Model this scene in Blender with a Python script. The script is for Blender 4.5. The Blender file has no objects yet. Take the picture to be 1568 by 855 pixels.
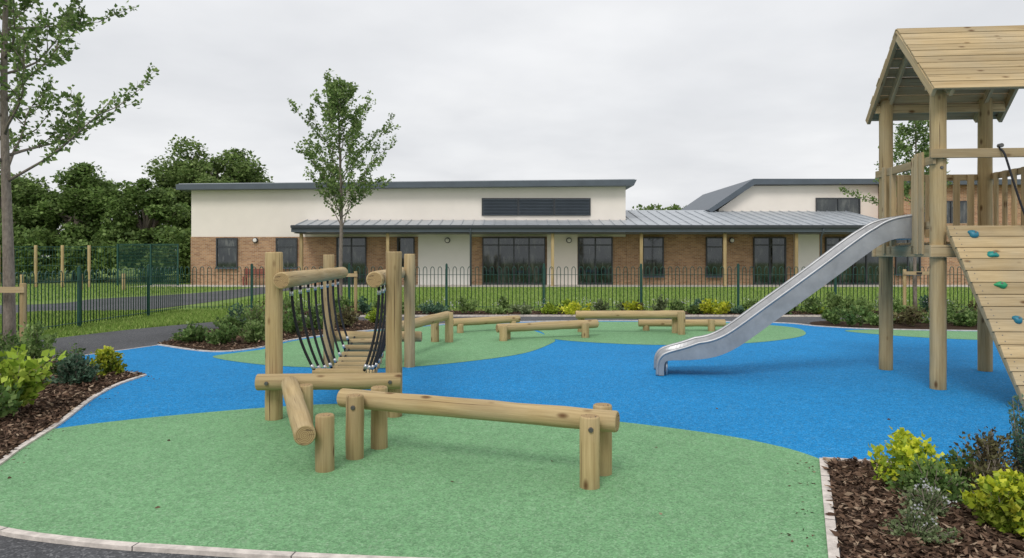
import bpy, math, random, bmesh
import numpy as np
from mathutils import Vector
random.seed(7); rng=np.random.default_rng(7)
S=bpy.context.scene
COL=S.collection
R=math.radians

# ---------------------------------------------------------------- node helpers
class NT:
    def __init__(s,name):
        s.m=bpy.data.materials.new(name); s.m.use_nodes=True
        s.t=s.m.node_tree; s.t.nodes.clear()
        s.out=s.t.nodes.new('ShaderNodeOutputMaterial')
    def n(s,typ,**kw):
        nd=s.t.nodes.new(typ)
        for k,v in kw.items(): setattr(nd,k,v)
        return nd
    def l(s,a,b): s.t.links.new(a,b)
    def ramp(s,fac,stops,interp='LINEAR'):
        r=s.n('ShaderNodeValToRGB'); e=r.color_ramp; e.interpolation=interp
        while len(e.elements)<len(stops): e.elements.new(0.5)
        for el,(p,c) in zip(e.elements,stops):
            el.position=p; el.color=(c[0],c[1],c[2],1) if hasattr(c,'__len__') else (c,c,c,1)
        s.l(fac,r.inputs[0]); return r.outputs[0]
    def mix(s,fac,a,b,mode='MIX'):
        m=s.n('ShaderNodeMix',data_type='RGBA',blend_type=mode)
        for sock,v in ((m.inputs[0],fac),(m.inputs[6],a),(m.inputs[7],b)):
            if hasattr(v,'is_output'): s.l(v,sock)
            elif hasattr(v,'__len__'): sock.default_value=(v[0],v[1],v[2],1)
            else: sock.default_value=v
        return m.outputs[2]
    def vec(s,kind='pos',scale=(1,1,1)):
        if kind=='pos': src=s.n('ShaderNodeNewGeometry').outputs['Position']
        elif kind=='uv': src=s.n('ShaderNodeTexCoord').outputs['UV']
        mp=s.n('ShaderNodeMapping'); mp.inputs['Scale'].default_value=scale
        s.l(src,mp.inputs[0]); return mp.outputs[0]
    def noise(s,vec,scale,detail=3,rough=0.55):
        n=s.n('ShaderNodeTexNoise'); n.inputs['Scale'].default_value=scale
        n.inputs['Detail'].default_value=detail; n.inputs['Roughness'].default_value=rough
        s.l(vec,n.inputs['Vector']); return n.outputs[0]
    def isl(s): return s.n('ShaderNodeNewGeometry').outputs['Random Per Island']
    def finish(s,col,rough=0.8,metal=0.0,bump=None,bstr=0.3,bdist=0.01,spec=0.5):
        b=s.n('ShaderNodeBsdfPrincipled')
        if hasattr(col,'is_output'): s.l(col,b.inputs['Base Color'])
        else: b.inputs['Base Color'].default_value=(*col,1)
        if hasattr(rough,'is_output'): s.l(rough,b.inputs['Roughness'])
        else: b.inputs['Roughness'].default_value=rough
        b.inputs['Metallic'].default_value=metal
        b.inputs['Specular IOR Level'].default_value=spec
        if bump is not None:
            bp=s.n('ShaderNodeBump'); bp.inputs['Strength'].default_value=bstr
            bp.inputs['Distance'].default_value=bdist
            s.l(bump,bp.inputs['Height']); s.l(bp.outputs[0],b.inputs['Normal'])
        s.l(b.outputs[0],s.out.inputs[0]); return s.m

def m_wood(name,light,dark,grey=0.25):
    t=NT(name)
    g=t.noise(t.vec('uv',(34,1.3,1)),1.0,6,0.72)
    mid=[(a+b)/2*1.04 for a,b in zip(light,dark)]
    c=t.ramp(g,[(0.30,dark),(0.47,mid),(0.62,light)])
    p=t.vec('pos'); big=t.noise(p,1.9,4,0.6)
    c=t.mix(t.ramp(big,[(0.38,0.0),(0.72,grey)]),c,(0.38,0.345,0.27))
    st=t.noise(t.vec('uv',(9,0.7,1)),1.0,4,0.6)
    c=t.mix(t.ramp(st,[(0.50,0.0),(0.70,0.5)]),c,[dark[0]*.8,dark[1]*.74,dark[2]*.6])
    kn=t.n('ShaderNodeTexVoronoi'); kn.inputs['Scale'].default_value=1.0
    t.l(t.vec('uv',(6.5,3.0,1)),kn.inputs['Vector'])
    k=t.ramp(kn.outputs['Distance'],[(0.05,1.0),(0.09,0.75),(0.17,0.0)])
    c=t.mix(k,c,(0.15,0.08,0.035))
    cr=t.noise(t.vec('uv',(48,0.7,1)),1.0,3,0.5)
    crk=t.ramp(cr,[(0.64,0.0),(0.68,0.85)])
    c=t.mix(crk,c,(0.10,0.06,0.03))
    c=t.mix(1.0,c,t.ramp(t.isl(),[(0,(0.74,0.73,0.71)),(0.5,(0.93,0.93,0.92)),(1,(1.08,1.07,1.05))]),'MULTIPLY')
    return t.finish(c,0.75,bump=g,bstr=0.4,bdist=0.004,spec=0.25)
LT=(0.56,0.425,0.225); DK=(0.34,0.24,0.115)
M_LOG=m_wood('log_pine',LT,DK)
M_PLANK=m_wood('plank_pine',(0.58,0.445,0.255),(0.38,0.275,0.145),0.4)
def m_end():
    t=NT('log_end_grain')
    uv=t.n('ShaderNodeTexCoord').outputs['UV']
    ln=t.n('ShaderNodeVectorMath',operation='LENGTH'); t.l(uv,ln.inputs[0])
    ns=t.noise(t.vec('uv',(12,12,1)),1,2)
    a=t.n('ShaderNodeMath',operation='MULTIPLY_ADD'); a.inputs[1].default_value=0.02
    t.l(ns,a.inputs[0]); t.l(ln.outputs['Value'],a.inputs[2])
    w=t.n('ShaderNodeMath',operation='MULTIPLY'); w.inputs[1].default_value=520; t.l(a.outputs[0],w.inputs[0])
    s=t.n('ShaderNodeMath',operation='SINE'); t.l(w.outputs[0],s.inputs[0])
    c=t.ramp(s.outputs[0],[(0.0,(0.30,0.20,0.10)),(1,(0.50,0.36,0.19))])
    c=t.mix(t.ramp(t.noise(t.vec('uv',(40,9,1)),1,3),[(0.60,0.0),(0.66,0.8)]),c,(0.12,0.08,0.05))
    return t.finish(c,0.85,spec=0.2)
M_END=m_end()
def m_epdm(name,col,varc):
    t=NT(name); p=t.vec('pos')
    v=t.n('ShaderNodeTexVoronoi'); v.inputs['Scale'].default_value=105; t.l(p,v.inputs['Vector'])
    v2=t.n('ShaderNodeTexVoronoi'); v2.inputs['Scale'].default_value=34; t.l(p,v2.inputs['Vector'])
    sp=t.n('ShaderNodeSeparateColor'); t.l(v.outputs['Color'],sp.inputs[0])
    sp2=t.n('ShaderNodeSeparateColor'); t.l(v2.outputs['Color'],sp2.inputs[0])
    c=t.mix(t.ramp(sp.outputs[0],[(0,0.0),(1,1.0)]),[x*0.68 for x in col],[x*1.28 for x in col])
    c=t.mix(t.ramp(sp2.outputs[1],[(0.0,0.45),(0.3,0.0)]),c,[x*0.66 for x in col])
    c=t.mix(t.ramp(sp2.outputs[2],[(0.75,0.0),(1.0,0.25)]),c,varc)
    c=t.mix(t.ramp(sp.outputs[1],[(0.88,0.0),(0.97,0.6)]),c,varc)
    big=t.noise(p,0.55,5,0.6); c=t.mix(1.0,c,t.ramp(big,[(0.3,0.91),(0.7,1.07)]),'MULTIPLY')
    md=t.noise(p,7,5,0.75); c=t.mix(1.0,c,t.ramp(md,[(0.3,0.92),(0.7,1.08)]),'MULTIPLY')
    st=t.noise(p,2.3,6,0.75); c=t.mix(t.ramp(st,[(0.64,0.0),(0.8,0.35)]),c,(0.15,0.17,0.15))
    return t.finish(c,0.88,bump=v.outputs['Distance'],bstr=0.5,bdist=0.006,spec=0.2)
M_BLUE=m_epdm('rubber_blue',(0.009,0.225,0.53),(0.11,0.40,0.68))
M_GREEN=m_epdm('rubber_green',(0.172,0.352,0.172),(0.34,0.50,0.32))
def m_asph():
    t=NT('asphalt'); p=t.vec('pos')
    v=t.n('ShaderNodeTexVoronoi'); v.inputs['Scale'].default_value=90; t.l(p,v.inputs['Vector'])
    sp=t.n('ShaderNodeSeparateColor'); t.l(v.outputs['Color'],sp.inputs[0])
    c=t.ramp(sp.outputs[0],[(0,(0.035,0.036,0.04)),(0.8,(0.075,0.077,0.083)),(1,(0.16,0.16,0.165))])
    c=t.mix(1.0,c,t.ramp(t.noise(p,0.7,5,0.65),[(0.3,0.85),(0.7,1.35)]),'MULTIPLY')
    return t.finish(c,0.85,bump=v.outputs['Distance'],bstr=0.5,bdist=0.006)
M_ASPH=m_asph()
def m_grassg():
    t=NT('grass'); p=t.vec('pos')
    c=t.ramp(t.noise(p,14,5,0.7),[(0.3,(0.09,0.15,0.03)),(0.55,(0.17,0.26,0.055)),(0.75,(0.27,0.36,0.10))])
    c=t.mix(t.ramp(t.noise(p,0.5,4),[(0.4,0.0),(0.75,0.5)]),c,(0.26,0.30,0.11))
    return t.finish(c,0.9,bump=t.noise(p,60,3),bstr=0.6,bdist=0.02,spec=0.2)
M_GRASS=m_grassg()
def m_blade():
    t=NT('grass_blade'); c=t.ramp(t.isl(),[(0,(0.12,0.20,0.035)),(0.6,(0.22,0.34,0.07)),(1,(0.35,0.42,0.13))])
    return t.finish(c,0.8,spec=0.2)
M_BLADE=m_blade()
def m_mulch():
    t=NT('mulch'); p=t.vec('pos')
    n=t.noise(p,45,5,0.75)
    c=t.ramp(n,[(0.3,(0.02,0.013,0.009)),(0.55,(0.065,0.04,0.026)),(0.75,(0.15,0.10,0.07))])
    return t.finish(c,0.95,bump=n,bstr=1.0,bdist=0.03,spec=0.1)
M_MULCH=m_mulch()
def m_chip():
    t=NT('bark_chip'); c=t.ramp(t.isl(),[(0,(0.03,0.018,0.012)),(0.5,(0.10,0.06,0.04)),(0.85,(0.19,0.12,0.08)),(1,(0.40,0.30,0.21))])
    return t.finish(c,0.9,spec=0.15)
M_CHIP=m_chip()
def m_leaf(name,c0,c1,c2,trans=0.35,lo=0.62,ns=2.2):
    t=NT(name); c=t.ramp(t.isl(),[(0,c0),(0.55,c1),(1,c2)])
    c=t.mix(1.0,c,t.ramp(t.noise(t.vec('pos'),ns,3),[(0.35,lo),(0.65,1.25)]),'MULTIPLY')
    d=t.n('ShaderNodeBsdfPrincipled'); d.inputs['Roughness'].default_value=0.6; d.inputs['Specular IOR Level'].default_value=0.25
    tr=t.n('ShaderNodeBsdfTranslucent'); t.l(c,d.inputs['Base Color']); t.l(c,tr.inputs[0])
    mx=t.n('ShaderNodeMixShader'); mx.inputs[0].default_value=trans
    t.l(d.outputs[0],mx.inputs[1]); t.l(tr.outputs[0],mx.inputs[2]); t.l(mx.outputs[0],t.out.inputs[0])
    return t.m
L_BIG=m_leaf('leaf_dark',(0.09,0.155,0.04),(0.165,0.255,0.07),(0.27,0.37,0.12),0.4,0.7,1.0)
L_BIG2=m_leaf('leaf_oak',(0.10,0.165,0.045),(0.185,0.27,0.08),(0.30,0.39,0.14),0.4,0.7,1.0)
L_YNG=m_leaf('leaf_young',(0.10,0.17,0.045),(0.19,0.285,0.09),(0.33,0.43,0.16),0.45,0.8)
L_SHR=m_leaf('leaf_shrub',(0.06,0.12,0.03),(0.14,0.235,0.065),(0.26,0.36,0.12))
L_YEL=m_leaf('leaf_golden',(0.30,0.38,0.02),(0.55,0.60,0.04),(0.80,0.78,0.10))
L_LIM=m_leaf('leaf_lime',(0.17,0.27,0.025),(0.32,0.44,0.05),(0.52,0.60,0.10))
L_RED=m_leaf('leaf_bronze',(0.08,0.055,0.03),(0.15,0.14,0.06),(0.25,0.24,0.11))
L_SIL=m_leaf('leaf_silver',(0.12,0.17,0.07),(0.22,0.29,0.13),(0.36,0.42,0.23))
L_TEA=m_leaf('leaf_bluegreen',(0.055,0.12,0.075),(0.115,0.21,0.13),(0.20,0.30,0.19))
L_FLW=m_leaf('petal_white',(0.55,0.55,0.6),(0.7,0.7,0.75),(0.8,0.8,0.8))
def m_bark():
    t=NT('bark'); n=t.noise(t.vec('pos',(1,1,0.35)),30,5,0.7)
    return t.finish(t.ramp(n,[(0.3,(0.13,0.105,0.085)),(0.7,(0.30,0.255,0.21))]),0.9,bump=n,bstr=0.6,bdist=0.01)
M_BARK=m_bark()
def m_simple(name,col,rough=0.5,metal=0,nscale=8,var=0.12,spec=0.5):
    t=NT(name); n=t.noise(t.vec('pos'),nscale,4,0.6)
    c=t.ramp(n,[(0.3,[x*(1-var) for x in col]),(0.7,[x*(1+var) for x in col])])
    return t.finish(c,rough,metal,spec=spec)
M_KERB=m_simple('edging_concrete',(0.60,0.54,0.49),0.85,0,14,0.28)
M_FENCE=m_simple('fence_green_paint',(0.012,0.065,0.050),0.4)
M_DARK=m_simple('fascia_grey',(0.085,0.105,0.13),0.45,0,1.5,0.1)
M_FRAME=m_simple('window_frame_grey',(0.04,0.045,0.052),0.45)
M_ROOF=m_simple('metal_roof_grey',(0.42,0.45,0.48),0.42,0.15,1.2,0.12)
M_REND=m_simple('render_cream',(0.83,0.765,0.695),0.9,0,0.8,0.035,0.2)
M_REND2=m_simple('render_white',(0.80,0.78,0.74),0.9,0,0.8,0.03,0.2)
M_ROPE=m_simple('rope_black',(0.018,0.018,0.022),0.8,0,90,0.4)
M_STEEL=m_simple('galvanised_steel',(0.55,0.56,0.58),0.4,0.8,25,0.15)
M_BOLT=m_simple('bolt_dark',(0.16,0.155,0.15),0.4,0.8)
M_SOFF=m_simple('soffit',(0.14,0.145,0.15),0.8)
M_PAVE=m_simple('paving',(0.50,0.46,0.40),0.9,0,3,0.15)
def m_slide():
    t=NT('stainless_sheet'); n=t.noise(t.vec('pos',(2,60,4)),3,4,0.6)
    n2=t.noise(t.vec('pos'),3.5,5,0.65)
    c=t.ramp(n2,[(0.3,(0.34,0.345,0.355)),(0.7,(0.50,0.505,0.515))])
    return t.finish(c,t.ramp(n,[(0.2,0.36),(0.8,0.55)]),0.75)
M_SLIDE=m_slide()
def m_glass():
    t=NT('window_glass')
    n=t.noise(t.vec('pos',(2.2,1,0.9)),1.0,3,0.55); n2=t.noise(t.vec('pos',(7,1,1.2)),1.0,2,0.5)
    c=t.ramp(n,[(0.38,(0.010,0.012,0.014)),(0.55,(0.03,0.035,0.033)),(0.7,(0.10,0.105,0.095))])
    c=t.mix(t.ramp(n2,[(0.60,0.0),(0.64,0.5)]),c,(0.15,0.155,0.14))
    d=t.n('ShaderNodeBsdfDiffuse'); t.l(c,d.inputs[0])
    g=t.n('ShaderNodeBsdfGlossy'); g.inputs['Roughness'].default_value=0.04; g.inputs[0].default_value=(.85,.9,.92,1)
    mx=t.n('ShaderNodeMixShader'); mx.inputs[0].default_value=0.085
    t.l(d.outputs[0],mx.inputs[1]); t.l(g.outputs[0],mx.inputs[2]); t.l(mx.outputs[0],t.out.inputs[0]); return t.m
M_GLASS=m_glass()
def m_brick():
    t=NT('brick'); g=t.n('ShaderNodeNewGeometry').outputs['Position']
    sx=t.n('ShaderNodeSeparateXYZ'); t.l(g,sx.inputs[0])
    ad=t.n('ShaderNodeMath',operation='ADD'); t.l(sx.outputs[0],ad.inputs[0]); t.l(sx.outputs[1],ad.inputs[1])
    cb=t.n('ShaderNodeCombineXYZ'); t.l(ad.outputs[0],cb.inputs[0]); t.l(sx.outputs[2],cb.inputs[1])
    b=t.n('ShaderNodeTexBrick'); t.l(cb.outputs[0],b.inputs['Vector'])
    b.inputs['Scale'].default_value=1; b.inputs['Brick Width'].default_value=0.225; b.inputs['Row Height'].default_value=0.075
    b.inputs['Mortar Size'].default_value=0.008
    b.inputs['Color1'].default_value=(0.47,0.28,0.15,1); b.inputs['Color2'].default_value=(0.30,0.16,0.085,1)
    b.inputs['Mortar'].default_value=(0.44,0.37,0.29,1)
    c=t.mix(1.0,b.outputs['Color'],t.ramp(t.noise(t.vec('pos'),1.3,5,0.7),[(0.3,0.82),(0.7,1.15)]),'MULTIPLY')
    return t.finish(c,0.9,spec=0.2)
M_BRICK=m_brick()
M_HOLD=[m_simple('hold_blue',(0.02,0.18,0.26),0.45),m_simple('hold_teal',(0.01,0.24,0.21),0.45),m_simple('hold_green',(0.02,0.28,0.11),0.45)]

# ---------------------------------------------------------------- mesh builder
def V(*a): return Vector(a)
class MB:
    def __init__(s): s.v=[];s.f=[];s.uv=[];s.mi=[];s.mats=[];s.sm=[]
    def mid(s,m):
        if m not in s.mats: s.mats.append(m)
        return s.mats.index(m)
    def face(s,idx,uv,m,smooth=False):
        s.f.append(idx); s.uv.extend(uv); s.mi.append(s.mid(m)); s.sm.append(smooth)
    def tube(s,pts,rad,m,cap=None,seg=12,smooth=True,capend=True):
        pts=[Vector(p) for p in pts]; n=len(pts)
        if not hasattr(rad,'__len__'): rad=[rad]*n
        o=random.uniform(0,9); T=[]
        for i in range(n):
            a=pts[max(0,i-1)]; b=pts[min(n-1,i+1)]; d=(b-a)
            if d.length<1e-9: d=V(0,0,1)
            T.append(d.normalized())
        ref=V(0,0,1) if abs(T[0].z)<0.9 else V(1,0,0)
        N=(ref-T[0]*ref.dot(T[0])).normalized()
        b0=len(s.v); L=0; Ls=[]
        for i in range(n):
            if i>0:
                L+=(pts[i]-pts[i-1]).length
                N=(N-T[i]*N.dot(T[i])); N=N.normalized() if N.length>1e-6 else V(1,0,0)
            B=T[i].cross(N)
            for k in range(seg):
                a=2*math.pi*k/seg
                s.v.append(pts[i]+(N*math.cos(a)+B*math.sin(a))*rad[i])
            Ls.append(L)
        rm=max(rad)
        for i in range(n-1):
            for k in range(seg):
                k2=(k+1)%seg
                u0=2*math.pi*rm*k/seg+o; u1=2*math.pi*rm*(k+1)/seg+o
                s.face([b0+i*seg+k,b0+i*seg+k2,b0+(i+1)*seg+k2,b0+(i+1)*seg+k],
                  [(u0,Ls[i]+o),(u1,Ls[i]+o),(u1,Ls[i+1]+o),(u0,Ls[i+1]+o)],m,smooth)
        if capend:
            for e,r in ((0,rad[0]),(n-1,rad[-1])):
                idx=[b0+e*seg+k for k in range(seg)]
                uv=[(math.cos(2*math.pi*k/seg)*r,math.sin(2*math.pi*k/seg)*r) for k in range(seg)]
                if e==0: idx=idx[::-1]; uv=uv[::-1]
                s.face(idx,uv,cap or m,False)
    def log(s,p0,p1,r,seg=20,m=None,wob=0.03):
        p0=Vector(p0);p1=Vector(p1);d=(p1-p0);L=d.length;d.normalize()
        c=min(0.014,L*0.1); n=max(3,int(L/0.18))
        pts=[p0,p0+d*c*0.4,p0+d*c]; rr=[r*0.88,r*0.96,r]
        for i in range(1,n):
            q=p0+d*(c+(L-2*c)*i/n); pts.append(q+V(random.uniform(-1,1),random.uniform(-1,1),random.uniform(-1,1))*r*wob)
            rr.append(r*(1+random.uniform(-wob,wob)))
        pts+=[p1-d*c,p1-d*c*0.4,p1]; rr+=[r,r*0.96,r*0.88]
        s.tube(pts,rr,m or M_LOG,M_END,seg)
    def beam(s,p0,p1,w,h,m,up=(0,0,1)):
        p0=Vector(p0);p1=Vector(p1);d=(p1-p0);L=d.length;d.normalize();up=Vector(up)
        sd=d.cross(up).normalized(); up=sd.cross(d).normalized()
        b=len(s.v)
        for q in (p0,p1):
            for a,c in ((-1,-1),(1,-1),(1,1),(-1,1)): s.v.append(q+sd*a*w/2+up*c*h/2)
        o=random.uniform(0,9); ds=[w,h,w,h]
        for k in range(4):
            k2=(k+1)%4; u=ds[k]
            s.face([b+k,b+k2,b+4+k2,b+4+k],[(o,o),(o+u,o),(o+u,o+L),(o,o+L)],m)
        s.face([b+3,b+2,b+1,b],[(0,0),(w,0),(w,h),(0,h)],m)
        s.face([b+4,b+5,b+6,b+7],[(0,0),(w,0),(w,h),(0,h)],m)
    def box(s,x0,x1,y0,y1,z0,z1,m):
        s.beam((x0,(y0+y1)/2,(z0+z1)/2),(x1,(y0+y1)/2,(z0+z1)/2),y1-y0,z1-z0,m)
    def prism(s,poly,y0,y1,m):
        b=len(s.v);n=len(poly)
        for y in (y0,y1):
            for x,z in poly: s.v.append(V(x,y,z))
        s.face([b+i for i in range(n)],[(0,0)]*n,m); s.face([b+n+i for i in reversed(range(n))],[(0,0)]*n,m)
        for i in range(n):
            j=(i+1)%n; s.face([b+j,b+i,b+n+i,b+n+j],[(0,0)]*4,m)
    def obj(s,name,parent=None,bevel=0,fixn=True):
        me=bpy.data.meshes.new(name); me.from_pydata([tuple(v) for v in s.v],[],s.f)
        for m in s.mats: me.materials.append(m)
        me.polygons.foreach_set('material_index',s.mi); me.polygons.foreach_set('use_smooth',s.sm)
        ul=me.uv_layers.new(name='UVMap'); ul.data.foreach_set('uv',[c for p in s.uv for c in p])
        me.update()
        if fixn:
            bm=bmesh.new(); bm.from_mesh(me); bmesh.ops.recalc_face_normals(bm,faces=bm.faces); bm.to_mesh(me); bm.free()
        ob=bpy.data.objects.new(name,me); COL.objects.link(ob)
        if parent: ob.parent=parent
        if bevel:
            b=ob.modifiers.new('bevel','BEVEL'); b.width=bevel; b.segments=2; b.limit_method='ANGLE'; b.angle_limit=R(50)
        return ob
def empty(name):
    e=bpy.data.objects.new(name,None); COL.objects.link(e); e.empty_display_size=0.2; return e

def npmesh(name,verts,k,mat,parent=None):
    N=verts.shape[0]; me=bpy.data.meshes.new(name)
    me.vertices.add(N*k); me.vertices.foreach_set('co',verts.reshape(-1).astype(np.float32))
    me.loops.add(N*k); me.loops.foreach_set('vertex_index',np.arange(N*k,dtype=np.int32))
    me.polygons.add(N); me.polygons.foreach_set('loop_start',np.arange(0,N*k,k,dtype=np.int32))
    me.polygons.foreach_set('loop_total',np.full(N,k,dtype=np.int32))
    me.materials.append(mat); me.update(calc_edges=True); me.validate()
    ob=bpy.data.objects.new(name,me); COL.objects.link(ob)
    if parent: ob.parent=parent
    return ob
def nrm(a): return a/np.maximum(np.linalg.norm(a,axis=1,keepdims=True),1e-9)
def leaves(name,C,AX,L,ratio,mat,parent=None,flat=0.0):
    C=np.asarray(C,float);AX=nrm(np.asarray(AX,float));N=len(C)
    L=np.asarray(L,float).reshape(-1,1)*np.ones((N,1))
    rv=rng.normal(size=(N,3))
    sd=nrm(np.cross(AX,rv+1e-6)) if flat==0 else nrm(np.cross(AX,np.array([[0,0,1.0]])+rv*0.6))
    nn=np.cross(AX,sd); w=L*ratio
    v=np.stack([C,C+AX*L*0.45+sd*w+nn*L*0.12,C+AX*L,C+AX*L*0.45-sd*w+nn*L*0.12],axis=1)
    return npmesh(name,v,4,mat,parent)

def catmull(P,closed=False,n=8):
    P=[np.array(p,float) for p in P]; out=[]; N=len(P)
    rg=range(N) if closed else range(N-1)
    for i in rg:
        if closed: a,b,c,d=P[(i-1)%N],P[i],P[(i+1)%N],P[(i+2)%N]
        else: a,b,c,d=P[max(0,i-1)],P[i],P[i+1],P[min(N-1,i+2)]
        for k in range(n):
            t=k/n
            out.append(0.5*((2*b)+(-a+c)*t+(2*a-5*b+4*c-d)*t*t+(-a+3*b-3*c+d)*t**3))
    if not closed: out.append(P[-1])
    return [tuple(o) for o in out]
def sheet(name,poly,z,mat):
    me=bpy.data.meshes.new(name)
    me.from_pydata([(p[0],p[1],z) for p in poly],[],[list(range(len(poly)))])
    me.materials.append(mat); me.update()
    if me.polygons[0].normal.z<0: me.flip_normals()
    ob=bpy.data.objects.new(name,me); COL.objects.link(ob); return ob
def edging(name,path,w=0.05,h=0.03,z0=0.0):
    b=MB(); n=len(path); P=[V(p[0],p[1],0) for p in path]
    for i in range(n):
        d=(P[min(n-1,i+1)]-P[max(0,i-1)]).normalized(); s=V(-d.y,d.x,0)
        for a,z in ((-1,z0),(1,z0),(1,z0+h),(-1,z0+h)): b.v.append(P[i]+s*a*w/2+V(0,0,z))
    for i in range(n-1):
        for k in range(4):
            k2=(k+1)%4; b.face([i*4+k,i*4+k2,(i+1)*4+k2,(i+1)*4+k],[(0,0)]*4,M_KERB)
    b.face([0,1,2,3],[(0,0)]*4,M_KERB); m=(n-1)*4; b.face([m,m+1,m+2,m+3],[(0,0)]*4,M_KERB)
    # narrow butt joints between edging lengths
    acc=0
    for i in range(1,n):
        seg=P[i]-P[i-1]; L=seg.length
        if L<1e-6: continue
        t=0.9-acc
        while t<L:
            q=P[i-1]+seg*(t/L); sd=V(-seg.y,seg.x,0).normalized()
            b.beam(q-sd*(w/2+.001)+V(0,0,h/2+z0),q+sd*(w/2+.001)+V(0,0,h/2+z0),.006,h+.003,M_BOLT); t+=0.9
        acc=(acc+L)%0.9
    return b.obj(name)
def inpoly(pts,poly):
    x=pts[:,0];y=pts[:,1];ins=np.zeros(len(pts),bool);n=len(poly)
    for i in range(n):
        x0,y0=poly[i][:2];x1,y1=poly[(i+1)%n][:2]
        if y0==y1: continue
        c=((y0>y)!=(y1>y))&(x<(x1-x0)*(y-y0)/(y1-y0)+x0); ins^=c
    return ins
def sample(poly,n,box=None):
    xs=[p[0] for p in poly];ys=[p[1] for p in poly]
    x0,x1,y0,y1=box or (min(xs),max(xs),min(ys),max(ys)); out=np.zeros((0,2))
    while len(out)<n:
        q=np.column_stack([rng.uniform(x0,x1,n),rng.uniform(y0,y1,n)]); out=np.vstack([out,q[inpoly(q,poly)]])
    return out[:n]

# ---------------------------------------------------------------- ground
sheet('ground',[(-400,-60),(400,-60),(400,700),(-400,700)],0.0,M_GRASS)
asph=catmull([(-9.9,9.5),(-9.3,11.6),(-8.85,13.2),(-8.1,15.3),(-6.9,17.2),(-5.5,18.1),(-3,18.4),(4,18.45),(9,18.35),(17,18.2)],n=6)
asph=asph+[(17,-4),(-11,-4),(-10.6,4)]
sheet('asphalt_path',asph,0.006,M_ASPH)
fp=catmull([(-30,21.5),(-16.1,22.6),(-14.9,25.9),(-13.2,29.3),(-12.2,35.2)],n=6)+catmull([(-9.6,35.2),(-10.1,29.3),(-10.15,24.4),(-10.7,20),(-12.,16.8),(-16,14),(-30,12)],n=6)
sheet('asphalt_path',fp,0.006,M_ASPH)
sheet('paving',[(-19,35.2),(30,35.2),(30,38.1),(-19,38.1)],0.010,M_PAVE)

left_k=catmull([(-4.81,9.41),(-4.80,8.75),(-4.62,7.9),(-4.25,6.75),(-4.02,5.87),(-3.83,5.25),(-3.72,4.5)],n=6)
front_k=catmull([(-3.72,4.5),(-2.94,4.12),(-2.25,3.93),(-1.68,3.84),(-1.25,3.78),(-.5,3.70),(.6,3.62),(1.62,3.6)],n=5)
right_k=[(1.62,3.6),(2.395,5.53)]
right_k2=catmull([(2.395,5.53),(3.35,5.30),(3.9,5.17),(6.5,4.87),(10,4.9)],n=4)
back_k=catmull([(11.5,14.6),(10.5,14.8),(8.7,15.05),(7.5,15.35),(6.75,15.9),(6.3,16.6),(4.86,17.0),(3,17.15),(1.18,17.1),(-1.25,16.5),(-2.56,15.4),(-3.4,14.5),(-4.1,13.3),(-4.30,12.2),(-4.9,11.72),(-6.2,12.6)],n=5)
blue=left_k+front_k[1:]+right_k[1:]+right_k2[1:]+[(12,8)]+back_k+[(-6.96,10.8)]
sheet('blue_rubber_surface',blue,0.012,M_BLUE)
gf=catmull([(-4.18,6.52),(-3.9,6.75),(-3.42,7.04),(-2.59,7.43),(-1.9,7.62),(-1.0,7.62),(-.03,7.27),(1.0,6.82),(1.82,6.33),(2.23,5.91),(2.38,5.60)],n=6)
lk=[p for p in left_k if p[1]<6.45][::-1]
gpoly=gf+[(2.39,5.51)]+[(1.62,3.61)]+front_k[::-1][1:]+lk[1:]
sheet('green_rubber_surface',gpoly,0.016,M_GREEN)
sheet('green_rubber_surface',catmull([(-4.62,11.1),(-3.61,10.35),(-2.6,10.06),(-1.68,10.06),(-.8,10.54),(.167,11.5),(.71,12.85),(.79,13.5),(.60,14.4),(.36,15.3),(0.1,16.3),(-1.2,16.35),(-2.5,15.3),(-3.3,14.4),(-4.0,13.2),(-4.15,12.1),(-4.45,11.6)],True,6),0.016,M_GREEN)
sheet('green_rubber_surface',catmull([(.80,13.45),(1.92,12.75),(3.04,12.6),(4.3,12.9),(5.45,13.75),(6.0,14.7),(6.05,15.8),(4.86,16.8),(3,16.95),(1.2,16.9),(.35,16.4),(.62,14.6)],True,6),0.0165,M_GREEN)
sheet('green_rubber_surface',catmull([(6.9,14.85),(7.7,13.85),(8.68,13.35),(9.8,13.2),(11,13.6),(11.4,14.4),(10.4,14.7),(8.7,14.95),(7.6,15.2)],True,6),0.016,M_GREEN)
edging('kerb_edging',[(-6.96,10.8)]+left_k)
edging('kerb_edging',front_k,0.055)
edging('kerb_edging',[(.55,.9)]+right_k,0.055,0.035)
edging('kerb_edging',right_k2,0.055,0.035)
edging('kerb_edging',back_k,0.05,0.03)
edging('kerb_edging',[(-6.96,10.8),(-6.2,12.6)],0.03,0.018)

bedL=[(-6.96,10.82)]+[(x-.025,y) for x,y in left_k]+[(-6,4.2),(-8.7,6),(-9.2,9.6),(-8.2,11.35)]
bedR=[(.58,.9),(2.42,5.5)]+[(x,y-.03) for x,y in right_k2[1:]]+[(10,.9)]
bk=[p for p in back_k if p[0]<-3.2]
bedM=bk+catmull([(-6.25,12.65),(-6.35,14.1),(-6.0,15.9),(-4.9,17.0),(-3.3,17.2),(-2.7,16.4),(-2.6,15.6)],n=4)
bkr=[p for p in back_k if p[0]>6.6]
bedBR=bkr+catmull([(6.75,16.0),(7.0,16.8),(8,17.2),(11,17.2),(14,17.0),(14,14.7)],n=4)
bedB=[(-6.0,18.15),(-3,18.45),(4,18.5),(9,18.4),(16.5,18.25),(16.5,20.1),(-6.5,20.1)]
beds={'L':bedL,'R':bedR,'M':bedM,'BR':bedBR,'B':bedB}
for k,p in beds.items(): sheet('mulch_bed',p,0.022,M_MULCH)
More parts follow.
